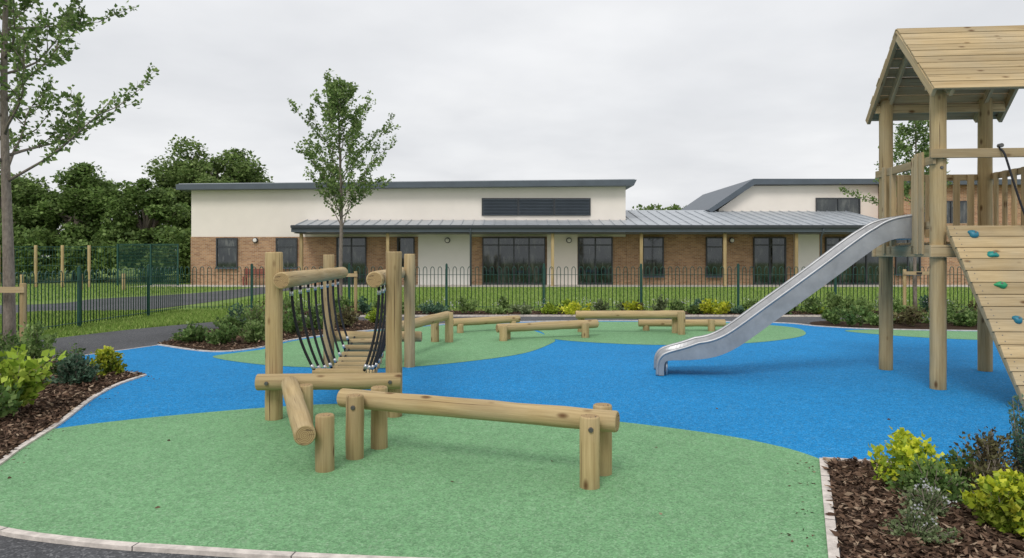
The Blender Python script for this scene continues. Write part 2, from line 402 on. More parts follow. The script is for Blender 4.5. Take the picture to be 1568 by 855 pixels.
edging('kerb_edging',[(-6.0,18.15),(-3,18.45),(4,18.5),(9,18.4),(16.5,18.25)],0.05,0.05)
def chips(poly,n,box=None,L=(0.02,0.06)):
    q=sample(poly,n,box); C=np.column_stack([q,rng.uniform(0.022,0.055,n)])
    a=rng.uniform(0,6.28,n); AX=np.column_stack([np.cos(a),np.sin(a),rng.normal(0,.28,n)])
    leaves('bark_chips',C,AX,rng.uniform(*L,n),0.2,M_CHIP,flat=0.5)
chips(bedR,22000,(1.2,5,3.2,5.6),(0.018,0.075))
chips(bedL,20000,(-7.2,-3.7,5,11),(0.025,0.08))
chips(bedM,6000,None,(0.03,0.08))
chips(bedB,8000,None,(0.03,0.08))
n=34; q=np.column_stack([rng.uniform(0,1,n),np.abs(rng.normal(0,.08,n))+.04])
C=np.column_stack([2.39-.77*q[:,0]-q[:,1],5.5-1.75*q[:,0]+q[:,1]*.4,np.full(n,.02)])
C2=np.array([[left_k[i][0]+abs(random.gauss(0,.12))+.05,left_k[i][1],.02] for i in rng.integers(0,len(left_k),40)])
C=np.vstack([C,C2]); a=rng.uniform(0,6.28,len(C))
leaves('bark_chips',C,np.column_stack([np.cos(a),np.sin(a),np.full(len(C),.03)]),rng.uniform(.012,.035,len(C)),.25,M_CHIP,flat=.5)

def blades(poly,n,h):
    q=sample(poly,n); a=rng.uniform(0,6.28,n); hh=rng.uniform(h*.5,h,n)
    C=np.column_stack([q,np.full(n,0.0)]); w=0.009+hh*0.06
    d=np.column_stack([np.cos(a),np.sin(a),np.zeros(n)])*w[:,None]
    tip=C+np.column_stack([rng.normal(0,.3,n)*hh,rng.normal(0,.3,n)*hh,hh])
    npmesh('grass',np.stack([C-d,C+d,tip],axis=1),3,M_BLADE)
blades([(-9.6,11.5),(-8.7,13.8),(-8.0,15.6),(-6.8,17.4),(-5.8,18.3),(-6.4,20.1),(-9.4,20.4),(-13,20),(-16,14)],55000,0.075)
blades([(-9.3,20.1),(17,20.1),(22,35),(-9.3,35)],70000,0.075)
blades([(-40,24),(-17,23.5),(-13.4,30),(-12.6,35),(-24,37),(-50,37)],26000,0.10)

# ---------------------------------------------------------------- fence
def fence(p0,p1,name,post_at):
    b=MB(); p0=V(*p0,0);p1=V(*p1,0);d=p1-p0;L=d.length;d.normalize(); sp=0.105; n=int(L/sp/2)
    for i in range(n):
        q=p0+d*(i*2*sp+0.02); qq=q+d*sp
        pts=[q+V(0,0,.07),q+V(0,0,1.17)]
        for k in range(1,6):
            a=math.pi*k/6; pts.append(q+d*(sp/2*(1-math.cos(a)))+V(0,0,1.17+math.sin(a)*0.085))
        pts+=[qq+V(0,0,1.17),qq+V(0,0,.07)]
        b.tube(pts,0.0105,M_FENCE,seg=5)
    for z in (0.12,1.03): b.beam(p0+V(0,0,z),p1+V(0,0,z),0.035,0.012,M_FENCE)
    t=post_at
    while t<=L+0.01:
        q=p0+d*t; b.beam(q,q+V(0,0,1.32),0.06,0.06,M_FENCE,up=d); b.tube([q+V(0,0,1.32),q+V(0,0,1.35)],[0.028,0.012],M_FENCE,seg=8)
        t+=2.75
    b.obj(name,fixn=False)
fence((-9.25,20.3),(17.2,20.35),'metal_railing_fence',1.9)
fence((-9.7,10.2),(-9.25,20.3),'metal_railing_fence',0.0)
fence((-9.7,10.2),(-10.8,2.0),'metal_railing_fence',2.7)

# ---------------------------------------------------------------- balance beams
def balance_beam(p0,p1,r,posts,pr=0.066,bolts=()):
    b=MB(); b.log(p0,p1,r)
    for (x,y,h) in posts: b.log((x,y,0.0),(x,y,h),pr)
    for (x,y,z) in bolts: b.tube([(x,y,z),(x,y-.012,z)],[0.019,0.015],M_BOLT,seg=10)
    return b.obj('balance_beam')
balance_beam((-1.385,5.83,.44),(.735,5.00,.437),.075,[(-1.225,5.60,.505),(-1.09,5.90,.515),(.53,4.90,.50),(.655,5.20,.515)],.069,[(.53,4.83,.42),(-1.225,5.53,.42)])
balance_beam((-2.06,6.66,.40),(-1.47,5.10,.315),.078,[(-1.375,5.28,.425),(-1.875,6.52,.42)],.069)
balance_beam((-1.80,10.75,.49),(-1.17,13.1,.49),.082,[(-1.14,13.02,.555),(-1.40,13.06,.47),(-1.70,10.55,.50)],.075)
balance_beam((-1.2,14.5,.23),(.15,15.3,.23),.078,[(-1.05,14.55,.2),(0.02,15.2,.2)],.07)
balance_beam((-.28,13.3,.235),(1.66,14.0,.255),.082,[(-.16,13.2,.30),(-.10,13.5,.29),(1.40,13.72,.30)],.075)
balance_beam((1.30,14.65,.375),(3.44,14.35,.40),.082,[(1.42,14.75,.36),(3.36,14.25,.47),(3.30,14.5,.44)],.075)
balance_beam((2.64,15.0,.17),(4.42,14.9,.18),.075,[(2.8,15.0,.15),(4.12,14.86,.26),(4.2,15.1,.2)],.07)

# ---------------------------------------------------------------- rope bridge
def rope_bridge():
    b=MB()
    FL=V(-2.296,6.93,0);FR=V(-1.158,7.05,0);BL=V(-2.60,10.2,0);BR=V(-1.45,10.17,0)
    for p,h,r in ((FL,1.625,.082),(FR,1.63,.08),(BL,1.60,.078),(BR,1.61,.078)): b.log(p,p+V(0,0,h),r)
    rL=(V(-2.165,6.74,1.355),V(-2.455,10.42,1.34)); rR=(V(-1.31,6.84,1.36),V(-1.60,10.42,1.34))
    b.log(*rL,.080); b.log(*rR,.080)
    b.log((-2.40,6.755,.40),(-1.055,6.86,.395),.078)
    b.log((-2.70,10.36,.42),(-1.30,10.34,.42),.075)
    for q in ((-2.285,6.68,.40),(-1.15,6.775,.395)): b.tube([q,V(*q)+V(0,-.012,0)],[.02,.016],M_BOLT,seg=10)
    n=10
    for i in range(n):
        t=(i+.5)/n; cx=-1.735-.30*t; y=7.14+3.05*t; z=.42-.19*math.sin(math.pi*t)
        hw=.27
        j=random.uniform(-.012,.012)
        b.log((cx-hw,y,z+j),(cx+hw,y+.01,z+j*.4),.046,seg=14)
    for sgn,ra in ((-1,rL),(1,rR)):
        pts=[]
        for k in range(20):
            t=k/19; pts.append(V(-1.735-.30*t+sgn*.22,7.0+3.3*t,.425-.19*math.sin(math.pi*t)))
        b.tube(pts,.012,M_ROPE,seg=6)
        m=8
        for i in range(m):
            t=(i+.35)/m; tr=0.06+0.88*(i+.5)/m
            top=ra[0].lerp(ra[1],tr)+V(0,0,-.07)
            bot=V(-1.735-.30*t+sgn*.25,7.14+3.05*t,.45-.19*math.sin(math.pi*t))
            pts=[]
            for k in range(14):
                s=k/13; p=top.lerp(bot,s)
                p.x=top.x+(bot.x-top.x)*(s**2.0); p.z=top.z+(bot.z-top.z)*(s**0.9); pts.append(p)
            b.tube(pts,.0145,M_ROPE,seg=7)
            b.tube([pts[0]+V(0,0,.02),pts[0]-V(0,0,.04)],.010,M_STEEL,seg=7)
            b.tube([pts[0]-V(0,0,.05),pts[0]-V(0,0,.095)],.0185,M_STEEL,seg=8)
            d=(pts[-1]-pts[-2]).normalized(); b.tube([pts[-1]-d*.07,pts[-1]-d*.02],.019,M_STEEL,seg=8)
            b.tube([pts[-1]-d*.02,pts[-1]+V(0,0,-.04)],.011,M_ROPE,seg=7)
    b.obj('rope_bridge')
rope_bridge()

# ---------------------------------------------------------------- play tower
TW=empty('play_tower')
A=V(5.04,8.5,0); EX=V(.996,-.09,0); EY=V(.09,.996,0)
def T(u,v,z): return A+EX*u+EY*v+V(0,0,z)
W_,D_=1.30,1.44
b=MB()
for u,v in ((0,0),(0,D_),(W_,D_),(W_,0)):
    b.log(T(u,v,0),T(u,v,3.72),.088,wob=.02)
for u,v,z in ((0,0,2.78),(0,0,1.66),(0,D_,2.74),(0,0,2.62)):
    b.tube([T(u,v-.085,z),T(u,v-.10,z)],[.02,.016],M_BOLT,seg=10)
b.obj('posts',TW)
b=MB()
for i in range(10):
    v=-.02+i*.147
    if v<D_+.05: b.beam(T(.05,v+.07,1.735),T(W_-.05,v+.07,1.735),.137,.035,M_PLANK)
for v in (-.10,D_+.10): b.beam(T(-.14,v,1.64),T(W_+.14,v,1.64),.05,.145,M_PLANK)
for u in (-.085,W_+.085,W_/2): b.beam(T(u,-.07,1.64),T(u,D_+.07,1.64),.045,.14,M_PLANK)
b.obj('deck',TW,bevel=.005)
b=MB()
for v in (.165,.285): b.beam(T(-.115,v,1.60),T(-.115,v,2.83),.028,.095,M_PLANK,up=EY)
b.beam(T(-.075,.42,1.60),T(-.075,.42,2.80),.065,.065,M_PLANK,up=EY)
b.beam(T(-.075,1.04,1.60),T(-.075,1.04,2.76),.065,.065,M_PLANK,up=EY)
b.beam(T(-.115,1.22,1.60),T(-.115,1.22,2.78),.028,.09,M_PLANK,up=EY)
b.beam(T(-.085,-.10,2.71),T(-.085,D_+.10,2.71),.035,.10,M_PLANK)
b.beam(T(-.06,.05,1.95),T(-.06,.45,1.95),.035,.09,M_PLANK); b.beam(T(-.06,1.06,1.95),T(-.06,D_,1.95),.035,.09,M_PLANK)
for z in (2.66,1.93): b.beam(T(0,D_+.06,z),T(W_,D_+.06,z),.04,.085,M_PLANK)
for i in range(6):
    u=.20+i*.185; b.beam(T(u,D_+.025,1.83),T(u,D_+.025,2.70),.028,.085,M_PLANK,up=EX)
for z in (2.66,1.93): b.beam(T(W_+.06,0,z),T(W_+.06,D_,z),.04,.085,M_PLANK)
for i in range(6):
    v=.22+i*.2; b.beam(T(W_+.02,v,1.83),T(W_+.02,v,2.70),.028,.08,M_PLANK,up=EY)
b.beam(T(-.14,-.11,2.78),T(W_+.14,-.11,2.78),.045,.105,M_PLANK)
b.obj('railing',TW,bevel=.005)
b=MB(); vr=.68; zr=4.485; ze=3.49; v0=-.32; v1=1.68; u0=-.19; u1=1.60
for sgn,ve in ((-1,v0),(1,v1)):
    dv=ve-vr; dz=ze-zr; Ls=math.hypot(dv,dz); nb=10
    n_up=(EY*(sgn*abs(dz))+V(0,0,abs(dv))).normalized()
    for i in range(nb):
        t=(i+.5)/nb; p=T(0,vr+dv*t,zr+dz*t); wv=Ls/nb-.010
        j=random.uniform(-.008,.008)
        b.beam(p+EX*(u0+j)+n_up*random.uniform(-.003,.003),p+EX*(u1+j),wv,.022,M_PLANK,up=n_up)
    for u in (u0+.02,0.03,W_-.03,u1-.02):
        a=T(u,vr+dv*.02,zr+dz*.02)-n_up*.062; c=T(u,vr+dv*.985,zr+dz*.985)-n_up*.062
        b.beam(a,c,.045,.098,M_PLANK,up=n_up)
b.beam(T(u0+.05,vr,zr-.13),T(u1-.05,vr,zr-.13),.04,.10,M_PLANK)
for v in (0.0,D_): b.beam(T(u0+.05,v,3.60),T(u1-.05,v,3.60),.05,.11,M_PLANK)
b.obj('roof',TW,bevel=.004)
b=MB(); P0=V(5.03,8.33,1.93);P1=V(5.17,7.18,0.0);WV=V(1.22,-.06,0)
dn=(P1-P0); LL=dn.length; dn.normalize(); nn=WV.normalized().cross(dn)
if nn.z<0: nn=-nn
npk=15
for i in range(npk):
    c=P0+(P1-P0)*((i+.5)/npk); b.beam(c,c+WV,LL/npk-.009,.032,M_PLANK,up=nn)
for s in (.06,.5,.94):
    b.beam(P0+WV*s-nn*.07,P1+WV*s-nn*.07,.05,.10,M_PLANK,up=nn)
for i in range(npk):
    for s in (.06,.94):
        c=P0+(P1-P0)*((i+.5)/npk)+WV*s+nn*.016
        for dd in (-.035,.035): b.tube([c+dn*dd,c+dn*dd+nn*.003],.007,M_BOLT,seg=6)
b.obj('climbing_ramp',TW,bevel=.005)
def hold(x,d,z,mat,k):
    bm=bmesh.new(); bmesh.ops.create_icosphere(bm,subdivisions=3,radius=1)
    rs=random.Random(k); ax,ay=rs.uniform(.055,.07),rs.uniform(.036,.048)
    e1=WV.normalized();e2=dn
    ph=rs.uniform(0,6)
    for v in bm.verts:
        c=v.co.copy(); w=1+.16*math.sin(3*c.x+ph)+.12*math.cos(4*c.y+ph)
        zz=max(c.z,-.2); v.co=V(x,d,z)+e1*(c.x*ax*w)+e2*(c.y*ay*w+.012*zz)+nn*(zz*.045+.018)
    me=bpy.data.meshes.new('climbing_hold'); bm.to_mesh(me); bm.free(); me.materials.append(mat)
    for p in me.polygons:p.use_smooth=True
    o=bpy.data.objects.new('climbing_hold',me); COL.objects.link(o); o.parent=TW
    bb=MB(); c=V(x,d,z)+nn*.06; bb.tube([c,c+nn*.006],.011,M_BOLT,seg=8); bb.obj('hold_bolt',TW)
for k,(t,x,mi) in enumerate([(.059,5.30,0),(.181,5.42,1),(.355,5.37,2),(.542,5.41,0),(.25,5.85,2),(.45,5.9,1),(.7,5.75,2),(.12,6.0,0),(.78,5.42,1)]):
    p=P0+(P1-P0)*t; hold(x,p.y,p.z+.01,M_HOLD[mi],k)
b=MB(); b.tube(catmull([tuple(T(.62,-.12,2.83)),tuple(T(.64,-.19,2.75)),tuple(T(.70,-.24,2.45)),tuple(T(.80,-.26,2.1)),tuple(T(.92,-.30,1.75))],n=5),.012,M_ROPE,seg=8)
b.tube([T(.62,-.11,2.86),T(.62,-.17,2.86)],.025,M_BOLT,seg=10)
b.obj('climbing_rope',TW)

# ---------------------------------------------------------------- slide
def slide():
    b=MB(); top=V(5.06,9.20,0); bot=V(1.98,9.66,0); u=(bot-top).normalized(); lat=V(-u.y,u.x,0)
    if lat.y<0: lat=-lat
    L=(bot-top).length
    prof=catmull([(0,1.84),(.2,1.845),(.36,1.80),(.55,1.68),(1.1,1.25),(1.7,.79),(2.08,.50),(2.3,.37),(2.5,.305),(2.75,.275),(2.98,.265),(3.07,.235),(3.105,.16),(3.11,.02)],n=5)
    n=len(prof); P=[top+u*s*(L/3.11)+V(0,0,z) for s,z in prof]
    N=[]
    for i in range(n):
        d=(P[min(n-1,i+1)]-P[max(0,i-1)]).normalized(); nv=lat.cross(d)
        if nv.dot(V(0,0,1)+u*.8)<0: nv=-nv
        N.append(nv.normalized())
    hw=.245
    base=len(b.v)
    rails=[[],[]]
    for i in range(n):
        s=prof[i][0]
        h=.165 if s<2.6 else max(.04,.165-(s-2.6)*.26)
        if s<.4: h=.165+.09*(1-s/.4)
        nv=N[i]
        q=[(-hw-.035,h),(-hw-.035,-.045),(-hw-.01,-.05),(hw+.01,-.05),(hw+.035,-.045),(hw+.035,h),(hw+.01,h),(hw-.02,.03),(hw-.06,0),(-hw+.06,0),(-hw+.02,.03),(-hw-.01,h)]
        for a,c in q: b.v.append(P[i]+lat*a+nv*c)
        rails[0].append(P[i]+lat*(-hw-.025)+nv*h); rails[1].append(P[i]+lat*(hw+.025)+nv*h)
    m=12
    for i in range(n-1):
        for k in range(m):
            k2=(k+1)%m
            b.face([base+i*m+k,base+i*m+k2,base+(i+1)*m+k2,base+(i+1)*m+k],[(0,0)]*4,M_SLIDE,k in (7,8,9,10))
    b.face([base+k for k in range(m)],[(0,0)]*m,M_SLIDE)
    for r in rails: b.tube(r,.021,M_SLIDE,seg=10)
    for a in (-.2,.2):
        c=P[int(n*.80)]+lat*a; b.tube([V(c.x,c.y,0.01),c+V(0,0,-.04)],.018,M_STEEL,seg=8)
    b.obj('slide')
slide()

# ---------------------------------------------------------------- school building
SB=empty('school_building')
b=MB()
b.prism([(-16.96,2.535),(6.01,2.535),(6.01,5.24),(-16.96,5.02)],38.0,50,M_REND)
b.box(-16.98,6.03,37.97,50.02,0,2.53,M_BRICK)
b.box(6.04,29,38.0,44,0,3.25,M_BRICK)
for x0,x1,m in ((-4.95,-2.15,M_REND2),(1.85,3.45,M_REND),(14.9,16.2,M_REND2)): b.box(x0,x1,37.88,38.2,0,2.9,m)
b.prism([(11.95,3.2),(12.1,4.25),(14.05,5.62),(21.4,5.66),(21.4,3.2)],42,52,M_REND)
b.box(21.42,34,41,52,0,5.55,M_BRICK)
b.obj('walls',SB)
b=MB()
b.prism([(-17.5,4.98),(6.35,5.20),(6.5,5.50),(-17.5,5.26)],37.4,50.5,M_DARK)
b.prism([(-17.45,5.262),(6.45,5.502),(6.4,5.55),(-17.4,5.31)],37.55,50.4,M_ROOF)
b.prism([(11.5,4.0),(14.05,5.66),(21.9,5.68),(21.9,5.98),(13.95,5.98),(11.35,4.20)],41.5,52.5,M_DARK)
b.box(21.95,34.5,40.5,52.5,5.55,5.85,M_DARK)
b.obj('roof',SB)
b=MB()
def slab(x0,x1,ya,za,yb,zb,th,m):
    i=len(b.v)
    for x in (x0,x1):
        for y,z in ((ya,za),(yb,zb),(yb,zb-th),(ya,za-th)): b.v.append(V(x,y,z))
    for k in range(4):
        k2=(k+1)%4; b.face([i+k,i+k2,i+4+k2,i+4+k],[(0,0)]*4,m)
    b.face([i,i+1,i+2,i+3],[(0,0)]*4,m); b.face([i+7,i+6,i+5,i+4],[(0,0)]*4,m)
sl=.175
slab(-10.9,6.1,35.9,3.06,37.96,3.06+sl*2.06,.10,M_ROOF)
slab(6.1,19.6,35.9,3.06,42.6,3.06+sl*6.7,.10,M_ROOF)
x=-10.8
while x<19.6:
    yb=37.95 if x<6.1 else 41.98
    b.beam((x,35.92,3.08),(x,yb,3.08+sl*(yb-35.92)),.04,.06,M_ROOF); x+=.55
b.box(-11.0,19.7,35.78,35.88,2.72,3.07,M_DARK)
b.box(-11.0,19.7,35.66,35.78,2.93,3.05,M_FRAME)
b.box(-11.0,-10.9,35.88,37.95,2.72,3.06,M_DARK)
b.box(-10.88,19.6,35.9,37.86,2.66,2.70,M_SOFF)
b.obj('canopy',SB)
b=MB()
for x in (-10.6,-6.25,2.04,6.5,10.7,14.3,18.9): b.beam((x,36.15,0),(x,36.15,2.66),.15,.15,M_LOG,up=(1,0,0))
b.obj('canopy_posts',SB,bevel=.008)
b=MB()
for x in (-2.07,15.5): b.tube([(x,35.74,2.95),(x,35.80,2.7),(x,36.02,2.5),(x,36.02,0)],.05,M_DARK,seg=10)
for x in (-13.55,3.0,11.6,-3.4):
    y=37.85 if x in(3.0,-3.4) else 37.94
    b.tube([(x,y,2.35),(x,y-.09,2.35)],[.15,.13],M_FRAME,seg=18)
    b.tube([(x,y-.09,2.35),(x,y-.13,2.35)],[.11,.08],M_REND2,seg=18)
b.obj('downpipes_and_lamps',SB)
b=MB()
def window(x0,x1,z0,z1,nx,y=37.93,trans=None):
    f=.06
    b.box(x0,x1,y,y+.10,z0,z1,M_GLASS)
    b.box(x0-f,x0,y-.06,y+.10,z0-f,z1+f,M_FRAME); b.box(x1,x1+f,y-.06,y+.10,z0-f,z1+f,M_FRAME)
    b.box(x0,x1,y-.06,y+.09,z1,z1+f,M_FRAME); b.box(x0,x1,y-.06,y+.09,z0-f,z0,M_FRAME)
    for i in range(1,nx):
        x=x0+(x1-x0)*i/nx; b.box(x-.035,x+.035,y-.045,y-.003,z0,z1,M_FRAME)
    if trans: b.box(x0,x1,y-.04,y-.004,trans-.03,trans+.03,M_FRAME)
    if z0>.4 and z1<3: b.box(x0-.09,x1+.09,y-.12,y-.062,z0-f-.05,z0-f,M_DARK)
window(-15.55,-14.55,.95,2.42,1,trans=2.0); window(-12.4,-11.4,.95,2.42,1,trans=2.0)
window(-9.2,-7.75,.06,2.45,2,trans=2.05); window(-6.0,-5.2,.9,2.45,1)
window(-1.5,1.7,.06,2.45,4,y=37.88,trans=2.1)
window(3.55,5.25,.06,2.45,2,trans=2.1); window(6.95,7.95,.5,2.45,1,trans=2.0); window(10.3,11.1,.5,2.45,1,trans=2.0)
window(12.8,14.4,.06,2.45,2,trans=2.1); window(16.6,19.4,.06,2.45,4,trans=2.1); window(20.3,21.5,.6,2.5,2); window(23.5,25.6,.6,2.5,3,y=40.93); window(23,26,3.2,4.6,3,y=40.93)
window(17.8,20.25,3.98,4.85,2,y=41.93)
b.obj('windows',SB)
b=MB()
b.box(-1.6,4.15,37.93,38.0,3.66,4.58,M_FRAME)
for s in range(3):
    xa=-1.52+s*1.9
    for i in range(11):
        z=3.72+i*.078; b.beam((xa,37.90,z),(xa+1.8,37.90,z),.07,.02,M_DARK,up=(0,-.6,1))
b.obj('louvre_vent',SB)
def bench(x,y,w,m):
    b=MB()
    for i in range(4): b.beam((x,y+i*.1,.45),(x+w,y+i*.1,.45),.09,.03,m)
    for i in range(3): b.beam((x,y+.4,.58+i*.11),(x+w,y+.4,.58+i*.11),.03,.09,m)
    for xx in (x+.1,x+w-.1):
        b.beam((xx,y,0),(xx,y,.44),.06,.06,m,up=(1,0,0)); b.beam((xx,y+.43,0),(xx,y+.43,.88),.06,.06,m,up=(1,0,0))
    b.obj('bench')
M_RED=m_simple('painted_timber_red',(0.22,0.06,0.045),0.6)
bench(-13.9,36.9,1.5,M_RED)

# ---------------------------------------------------------------- distant posts + mesh ball-court fence
b=MB()
for x in (-25.0,-23.2,-21.9,-20.6): b.log((x,35,0),(x,35,2.05),.07,seg=10)
for i in range(5): b.tube([(-25,35,.3+i*.38),(-20.6,35,.3+i*.38)],.008,M_FENCE,seg=5)
b.obj('timber_post_fence')
b=MB()
for x in (-20.3,-18.6,-17.2): b.beam((x,37,0),(x,37,2.15),.08,.08,M_FENCE,up=(1,0,0))
for x in (-30,-27.5): b.beam((x,37,0),(x,37,2.15),.08,.08,M_FENCE,up=(1,0,0))
for i in range(62):
    x=-20.3+i*.05; b.beam((x,37,0.05),(x,37,2.1),.012,.012,M_FENCE,up=(1,0,0))
for i in range(60):
    x=-30+i*.16; b.beam((x,37.4,0.05),(x,37.4,2.0),.012,.012,M_FENCE,up=(1,0,0))
for i in range(12): b.beam((-20.3,37.01,.1+i*.18),(-17.2,37.01,.1+i*.18),.01,.018,M_FENCE)
b.beam((-30,37.4,2.0),(-20.3,37.4,2.0),.03,.03,M_FENCE); b.beam((-20.3,37.02,2.13),(-17.2,37.02,2.13),.03,.04,M_FENCE)
b.obj('mesh_fence')
b=MB()
for x,y in ((-20.8,30.5),(-18.9,31.5),(-17.3,32)): b.log((x,y,0),(x,y,.75),.07,seg=10)
b.obj('timber_bollards')

# ---------------------------------------------------------------- vegetation
def young_tree(name,base,H,z0,rfun,nb,tr,lsz,ltot,mat,topx=0.0,elev=(35,60)):
    E=empty(name); b=MB(); base=V(*base)
    pts=[];rr=[]; n=14; ph=random.uniform(0,6)
    for i in range(n+1):
        t=i/n; pts.append(base+V(topx*t+.05*math.sin(t*7+ph)*t,.05*math.cos(t*6+ph)*t,H*t)); rr.append(tr*(1-t)**.8+.006)
    b.tube(pts,rr,M_BARK,seg=10)
    C=[];AX=[]
    def at(z):
        t=z/H*n; i=min(n-1,int(t)); return pts[i].lerp(pts[i+1],t-i)
    def twig(p,d,L,r,lvl):
        m=6; q=[p.copy()];dd=d.copy()
        for k in range(m):
            dd=(dd+V(random.gauss(0,.13),random.gauss(0,.13),random.gauss(.06,.10))).normalized(); q.append(q[-1]+dd*L/m)
        b.tube(q,[r*(1-k/m*.8) for k in range(m+1)],M_BARK,seg=5 if lvl else 6)
        if lvl<2:
            for k in range(2,m+1):
                if random.random()<.85:
                    side=V(random.gauss(0,1),random.gauss(0,1),random.gauss(.25,.5)).normalized()
                    twig(q[k],(dd*.8+side*.9).normalized(),L*random.uniform(.25,.48),r*.45,lvl+1)
        nl=int(L*26)+3
        for _ in range(nl):
            t=random.uniform(.25 if lvl==0 else .05,1)*m; i=min(m-1,int(t)); pp=q[i].lerp(q[i+1],t-i)
            C.append(pp+V(random.gauss(0,.03),random.gauss(0,.03),random.gauss(0,.03))); AX.append(V(random.gauss(0,1),random.gauss(0,1),random.gauss(-.1,.8))+dd*.6)
    for i in range(nb):
        t=(i+random.random()*.8)/nb; z=z0+(H*.97-z0)*t; az=i*2.4+random.uniform(-.4,.4); el=R(random.uniform(*elev))
        L=rfun(t)*random.uniform(.75,1.15)
        twig(at(z),V(math.cos(az)*math.cos(el),math.sin(az)*math.cos(el),math.sin(el)),L,max(.007,tr*.32*(1-t*.6)),0)
    b.obj('trunk',E,fixn=False)
    C=np.array([tuple(c) for c in C]);AX=np.array([tuple(c) for c in AX])
    if len(C)<ltot:
        k=rng.integers(0,len(C),ltot-len(C)); C=np.vstack([C,C[k]+rng.normal(0,.05,(len(k),3))]);AX=np.vstack([AX,rng.normal(size=(len(k),3))])
    else: k=rng.permutation(len(C))[:ltot];C=C[k];AX=AX[k]
    leaves('foliage',C,AX,rng.uniform(.6,1.2,len(C))*lsz,.34,mat,E)
young_tree('young_tree',(-4.63,19.4,0),6.2,2.2,lambda t:(1.45*(1-t)**.7+.12)*(0.75+.6*min(1,t*4)),34,.055,.095,8200,L_YNG,.0,(34,62))
random.seed(21)
young_tree('young_tree',(-7.83,11.2,0),7.4,2.65,lambda t:1.9*(1-t)**.7+.15,30,.085,.092,7600,L_YNG,-.10,(22,50))
random.seed(5)
young_tree('young_tree',(11.0,19.6,0),5.6,2.3,lambda t:(1.35*(1-t)**.75+.1),28,.045,.09,5500,L_YNG,.0,(30,58))
def stake(name,x,y,z,w=1.0,n=2,r=.045):
    b=MB()
    for i in range(n): b.log((x+w*i,y,0),(x+w*i,y,z),r,seg=10)
    b.beam((x-.06,y-.055,z-.1),(x+w*(n-1)+.06,y-.055,z-.1),.03,.09,M_PLANK)
    b.beam((x+w*(n-1)/2-.07,y-.06,z-.1),(x+w*(n-1)/2+.07,y-.06,z-.1),.06,.05,M_ROPE)
    b.obj(name)
stake('tree_stake',-8.35,11.05,1.16,.83); stake('tree_stake',-5.05,19.3,1.15,.85); stake('tree_stake',10.6,19.4,1.2,.7)

def crown(C_list,clumps,nper,rad,lsz):
    for c in clumps:
        r=rad*random.uniform(.55,1.2); d=nrm(rng.normal(size=(nper,3))); rr=r*rng.uniform(.35,1.0,(nper,1))**.6
        C_list.append(np.array(c)+d*rr*np.array([[1,1,.72]]))
def big_tree(name,x,y,H,W,zb,ncl,nper,lsz,mat=None):
    E=empty(name); cl=[]
    for i in range(ncl):
        p=rng.normal(size=3); p/=np.linalg.norm(p); s=random.uniform(.3,1.0)**.5
        q=p*s*random.uniform(.88,1.08)
        cl.append((x+q[0]*W*.84,y+q[1]*W*.7,(zb+H)/2+q[2]*(H-zb)/2*.86))
    CL=[]; crown(CL,cl,nper,W*.23,lsz); C=np.vstack(CL); C=C[C[:,2]>.05]
    AX=rng.normal(size=C.shape); AX[:,2]=AX[:,2]*.5-.15
    leaves('foliage',C,AX,rng.uniform(.6,1.2,len(C))*lsz,.38,mat or L_BIG,E,flat=.5)
    b=MB(); b.tube([(x,y,0),(x+.1,y,H*.3),(x-.1,y,H*.55),(x,y,H*.8)],[.35,.28,.18,.05],M_BARK,seg=8)
    for c in cl[::3]:
        z=random.uniform(.25,.5)*H; b.tube([(x,y,z),((x+c[0])/2,(y+c[1])/2,(z+c[2])/2+.3),c],[.12,.08,.02],M_BARK,seg=6)
    b.obj('trunk',E,fixn=False)
big_tree('broadleaf_tree',-22.2,53,10.1,5.0,1.2,105,330,.27,L_BIG2)
big_tree('broadleaf_tree',-26.6,44.0,7.8,3.9,.2,85,320,.24)
big_tree('broadleaf_tree',-31.5,44.5,7.6,4.2,.1,80,320,.24,L_BIG2)
big_tree('broadleaf_tree',-21.8,43.0,6.5,2.9,.0,60,320,.22)
big_tree('broadleaf_tree',-37,47,8.6,4.8,.1,60,260,.28)
big_tree('broadleaf_tree',-43,55,10,5.2,.1,45,240,.32)
cl=[(random.uniform(-46,-17.6),random.uniform(40,42),random.uniform(.4,2.9)) for _ in range(150)]
CL=[];crown(CL,cl,180,.95,.2);C=np.vstack(CL);C=C[C[:,2]>0.02]
leaves('hedge',C,rng.normal(size=C.shape),rng.uniform(.17,.30,len(C)),.38,L_BIG,flat=.5)
cl=[(random.uniform(12.8,15.2),random.uniform(72,76),5.2+random.uniform(-1,.9)) for i in range(14)]+[(random.uniform(16,18.2),random.uniform(72,76),5.2+random.uniform(-1,.8)) for i in range(12)]+[(random.uniform(-60,90),random.uniform(80,90),random.uniform(0,4.2)) for _ in range(160)]
CL=[];crown(CL,cl,110,1.15,.4);C=np.vstack(CL)
leaves('distant_trees',C,rng.normal(size=C.shape),rng.uniform(.3,.5,len(C)),.4,L_BIG2,flat=.5)

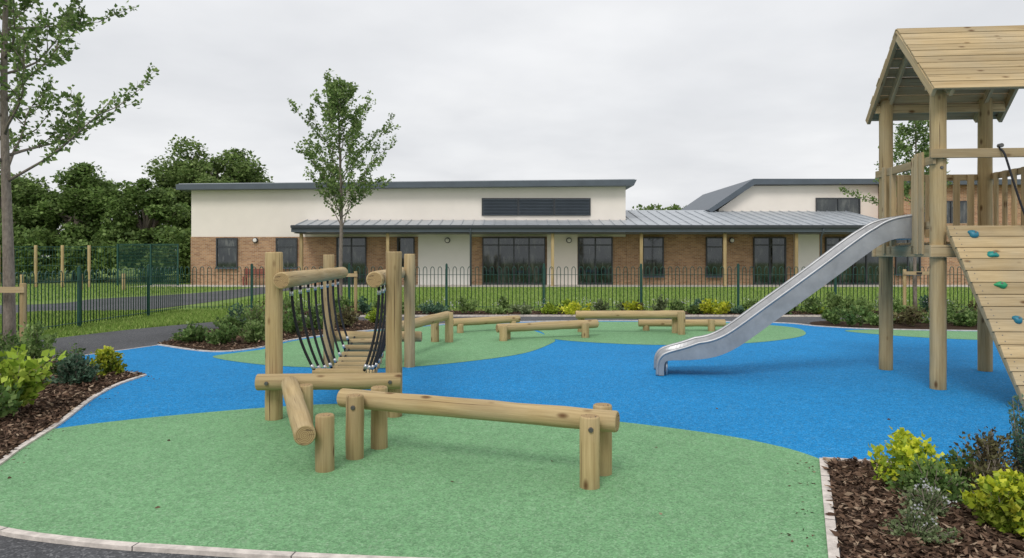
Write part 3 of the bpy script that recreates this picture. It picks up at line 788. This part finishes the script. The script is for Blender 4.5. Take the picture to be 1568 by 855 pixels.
def shrub_pts(x,y,r,h,n,stems=26,up=.0,zb=.03):
    C=[];AX=[];ST=[]
    for _ in range(stems):
        az=random.uniform(0,6.283); e=random.uniform(.0,1)**.8; rad=r*e*random.uniform(.7,1.18)
        zt=h*(math.sqrt(max(.05,1-e*e*(1-up)))*random.uniform(.65,1.12))
        ST.append((V(x+random.gauss(0,.02),y+random.gauss(0,.02),0),V(x+rad*math.cos(az),y+rad*math.sin(az),zt)))
    per=max(1,n//stems)
    for a,c in ST:
        d=(c-a)
        for _ in range(per):
            t=random.uniform(.25,1.02); p=a+d*t; p.x+=d.x*.15*math.sin(t*3)
            p+=V(random.gauss(0,1),random.gauss(0,1),random.gauss(0,.8))*r*.085
            p.z=max(p.z,zb); C.append(tuple(p)); q=d.normalized()*.7+V(random.gauss(0,.8),random.gauss(0,.8),random.gauss(.1,.5)); AX.append(tuple(q))
    return C,AX,ST
def shrub(name,x,y,r,h,n,lsz,mat,stems=26,up=0,ratio=.34,flowers=0,tipmat=None):
    E=empty(name); C,AX,ST=shrub_pts(x,y,r,h,n,stems,up)
    leaves('foliage',C,AX,rng.uniform(.55,1.2,len(C))*lsz,ratio,mat,E)
    b=MB()
    for a,c in ST: b.tube([a,a.lerp(c,.5)+V(0,0,.01),c],[.006,.004,.002],M_BARK,seg=4)
    b.obj('stems',E,fixn=False)
    if flowers:
        P=[];Q=[]
        for _ in range(flowers):
            a,c=random.choice(ST)
            for k in range(6):
                P.append((c.x+random.gauss(0,.014),c.y+random.gauss(0,.014),c.z+random.gauss(.015,.012))); Q.append((random.gauss(0,1),random.gauss(0,1),random.gauss(.3,1)))
        leaves('flowers',P,Q,np.full(len(P),.015),.45,tipmat or L_FLW,E)
    if tipmat and not flowers:
        P=[];Q=[]
        for a,c in ST:
            for k in range(14): P.append((c.x+random.gauss(0,.03),c.y+random.gauss(0,.03),c.z+random.gauss(.0,.02))); Q.append((random.gauss(0,1),random.gauss(0,1),random.gauss(.6,.6)))
        leaves('new_growth',P,Q,rng.uniform(.6,1.1,len(P))*lsz,ratio,tipmat,E)
random.seed(11)
shrub('golden_shrub',2.70,4.92,.25,.34,1400,.050,L_LIM,44,0,.38,0,L_YEL)
shrub('golden_shrub',2.84,4.12,.22,.30,1500,.052,L_LIM,44,0,.38,0,L_YEL)
shrub('green_shrub',2.70,4.62,.25,.26,2000,.038,L_SHR,46)
shrub('flowering_shrub',2.27,4.00,.17,.17,1700,.026,L_SIL,60,0,.34,8)
shrub('flowering_shrub',2.47,4.30,.15,.21,1100,.026,L_SIL,36,.3,.34,12)
shrub('bronze_shrub',3.30,4.95,.24,.36,1500,.034,L_RED,46,.3,.3)
shrub('bronze_shrub',3.10,4.66,.18,.27,900,.034,L_RED,30,.3,.3)
shrub('green_shrub',3.06,4.90,.2,.25,1000,.036,L_SHR,34)
shrub('rosemary_shrub',3.47,4.88,.16,.56,1300,.038,L_TEA,22,.9,.16)
shrub('green_shrub',3.75,4.4,.3,.45,1200,.04,L_SHR,30)
shrub('green_shrub',-4.95,7.15,.36,.66,1000,.10,L_LIM,30,.4,.36)
shrub('green_shrub',-5.0,6.75,.33,.40,900,.07,L_SHR,34,.3)
shrub('bluegreen_shrub',-5.33,8.75,.28,.36,2000,.05,L_TEA,60)
shrub('bluegreen_shrub',-5.75,9.35,.25,.40,1300,.045,L_SHR,40)
shrub('golden_shrub',-5.33,9.45,.20,.33,1200,.05,L_LIM,40,0,.38,0,L_YEL)
shrub('green_shrub',-6.2,8.9,.35,.5,1500,.06,L_SHR,36)
shrub('green_shrub',-6.6,9.9,.3,.6,1100,.07,L_YNG,26,.5)
shrub('green_shrub',-5.9,8.1,.35,.55,1300,.07,L_SHR,36)
shrub('green_shrub',-7.3,10.4,.35,.45,1300,.06,L_SHR,36)
for i,(x,y,r,h,m) in enumerate([(-5.75,13.0,.32,.32,L_SHR),(-5.1,12.7,.34,.34,L_SHR),(-4.6,12.9,.28,.38,L_YNG),(-5.5,14.0,.36,.42,L_SHR),(-4.9,13.8,.33,.62,L_YNG),(-5.0,14.9,.4,.75,L_RED),(-4.4,14.2,.3,.5,L_SHR),(-5.8,15.4,.35,.5,L_TEA),(-4.1,15.1,.33,.45,L_SHR),(-4.9,16.0,.4,.6,L_YNG),(-3.6,15.6,.3,.42,L_RED),(-3.9,16.5,.3,.42,L_SHR),(-3.1,16.5,.3,.35,L_LIM)]):
    shrub('green_shrub' if m is not L_RED else 'bronze_shrub',x,y,r,h,850,.075,m,28,.3)
def mass(name,items,mat,lsz,n=400):
    C=[];AX=[]
    for x,y,r,h in items:
        c,a,_=shrub_pts(x,y,r,h,n,20,random.choice((.1,.3,.7))); C+=c;AX+=a
    if C: leaves(name,C,AX,rng.uniform(.55,1.2,len(C))*lsz,.36,mat)
mats=(L_SHR,L_YNG,L_LIM,L_RED,L_TEA,L_SIL,L_YEL)
its=[[] for _ in mats]
x=-6.0
while x<16.3:
    k=random.choices(range(7),[3.2,2.6,.9,1.5,1,1,.25])[0]
    for yy in (18.95,19.6):
        if random.random()<.14: continue
        kk=k if random.random()<.5 else random.choices(range(7),[3,2.4,.6,1,1,1,.2])[0]
        its[kk].append((x+random.uniform(-.15,.15),yy+random.uniform(-.25,.25),random.uniform(.16,.42),random.uniform(.13,.52)))
    x+=random.uniform(.42,.9)
its[6]+=[(3.2,18.85,.26,.36),(5.15,18.8,.30,.40),(5.6,19.0,.22,.33)]
x=7.4
while x<13.6:
    k=random.choices(range(7),[4,2.4,.6,1,1,1,.2])[0]
    for yy in (15.8,16.5):
        its[k].append((x,yy+random.uniform(-.2,.2),random.uniform(.22,.42),random.uniform(.2,.48)))
    x+=random.uniform(.5,.9)
for i,m in zip(its,mats): mass('shrub_planting',i,m,.085)
# low white / lilac flowers through the strip
P=[];Q=[]
for _ in range(46):
    cx=random.uniform(-5.5,14);cy=random.uniform(18.7,19.7);cz=random.uniform(.2,.42)
    for k in range(9): P.append((cx+random.gauss(0,.07),cy+random.gauss(0,.07),cz+random.gauss(0,.04))); Q.append((random.gauss(0,1),random.gauss(0,1),random.gauss(.3,1)))
leaves('flowers',P,Q,np.full(len(P),.032),.45,L_FLW)
P=[(-3.55,5.1,.02),(.30,5.52,.02),(-.4,5.0,.02),(1.2,5.9,.02),(.9,4.4,.02),(-2.2,4.5,.02),(2.1,7.4,.017),(3.6,6.9,.017),(-2.9,6.1,.02)]
leaves('fallen_leaves',P,[(random.gauss(0,1),random.gauss(0,1),.05) for _ in P],np.full(len(P),.035),.35,M_CHIP,flat=.7)

# ---------------------------------------------------------------- world / light
w=bpy.data.worlds.new('World'); S.world=w; w.use_nodes=True; nt=w.node_tree; nt.nodes.clear()
SE,SR=R(48),R(200)
sky=nt.nodes.new('ShaderNodeTexSky'); sky.sky_type='NISHITA'; sky.sun_disc=False; sky.sun_elevation=SE; sky.sun_rotation=SR
sky.air_density=1.5; sky.dust_density=4
tc=nt.nodes.new('ShaderNodeTexCoord'); sx=nt.nodes.new('ShaderNodeSeparateXYZ'); nt.links.new(tc.outputs['Generated'],sx.inputs[0])
def wm(op,a,bv):
    m=nt.nodes.new('ShaderNodeMath'); m.operation=op
    for i,v in enumerate((a,bv)):
        if hasattr(v,'is_output'): nt.links.new(v,m.inputs[i])
        else: m.inputs[i].default_value=v
    return m.outputs[0]
zz=wm('ADD',wm('MAXIMUM',sx.outputs[2],0.0),0.16)
cb=nt.nodes.new('ShaderNodeCombineXYZ'); nt.links.new(wm('DIVIDE',sx.outputs[0],zz),cb.inputs[0]); nt.links.new(wm('DIVIDE',sx.outputs[1],zz),cb.inputs[1])
def wn(scale,det,rough):
    n=nt.nodes.new('ShaderNodeTexNoise'); n.inputs['Scale'].default_value=scale; n.inputs['Detail'].default_value=det; n.inputs['Roughness'].default_value=rough
    nt.links.new(cb.outputs[0],n.inputs['Vector']); return n.outputs[0]
def wr(fac,st):
    r=nt.nodes.new('ShaderNodeValToRGB'); e=r.color_ramp
    while len(e.elements)<len(st): e.elements.new(.5)
    for el,(p,c) in zip(e.elements,st): el.position=p; el.color=(*c,1)
    nt.links.new(fac,r.inputs[0]); return r.outputs[0]
def wmix(fac,a,bv,mode='MIX'):
    m=nt.nodes.new('ShaderNodeMix'); m.data_type='RGBA'; m.blend_type=mode
    for s_,v in ((m.inputs[0],fac),(m.inputs[6],a),(m.inputs[7],bv)):
        if hasattr(v,'is_output'): nt.links.new(v,s_)
        elif hasattr(v,'__len__'): s_.default_value=(*v,1)
        else: s_.default_value=v
    return m.outputs[2]
cl1=wr(wn(0.7,5,.5),[(.30,(.71,.725,.755)),(.5,(.825,.835,.855)),(.66,(.93,.935,.945))])
cl1=wmix(1.0,cl1,wr(wn(2.1,5,.5),[(.3,(.95,.952,.958)),(.7,(1.04,1.04,1.04))]),'MULTIPLY')
sc=nt.nodes.new('ShaderNodeVectorMath'); sc.operation='SCALE'; sc.inputs['Scale'].default_value=10.0; nt.links.new(cl1,sc.inputs[0])
fc=wmix(0.95,sky.outputs[0],sc.outputs[0])
bg=nt.nodes.new('ShaderNodeBackground'); bg.inputs[1].default_value=0.104; nt.links.new(fc,bg.inputs[0])
wo=nt.nodes.new('ShaderNodeOutputWorld'); nt.links.new(bg.outputs[0],wo.inputs[0])

sd=bpy.data.lights.new('sun','SUN'); sd.energy=1.5; sd.angle=R(20); sd.color=(1,.97,.92)
so=bpy.data.objects.new('sun',sd); COL.objects.link(so)
az=SR; dirv=V(math.sin(az)*math.cos(SE),math.cos(az)*math.cos(SE),math.sin(SE))
so.rotation_euler=dirv.to_track_quat('Z','Y').to_euler(); so.location=dirv*40

cam=bpy.data.cameras.new('camera'); cam.sensor_width=36; cam.lens=25.26; cam.shift_y=-.0239; cam.clip_end=2000; cam.clip_start=.05
co=bpy.data.objects.new('camera',cam); COL.objects.link(co); co.location=(0,0,1.6); co.rotation_euler=(R(90),0,0); S.camera=co
S.view_settings.view_transform='Standard'; S.view_settings.look='None'; S.view_settings.exposure=0; S.view_settings.gamma=1
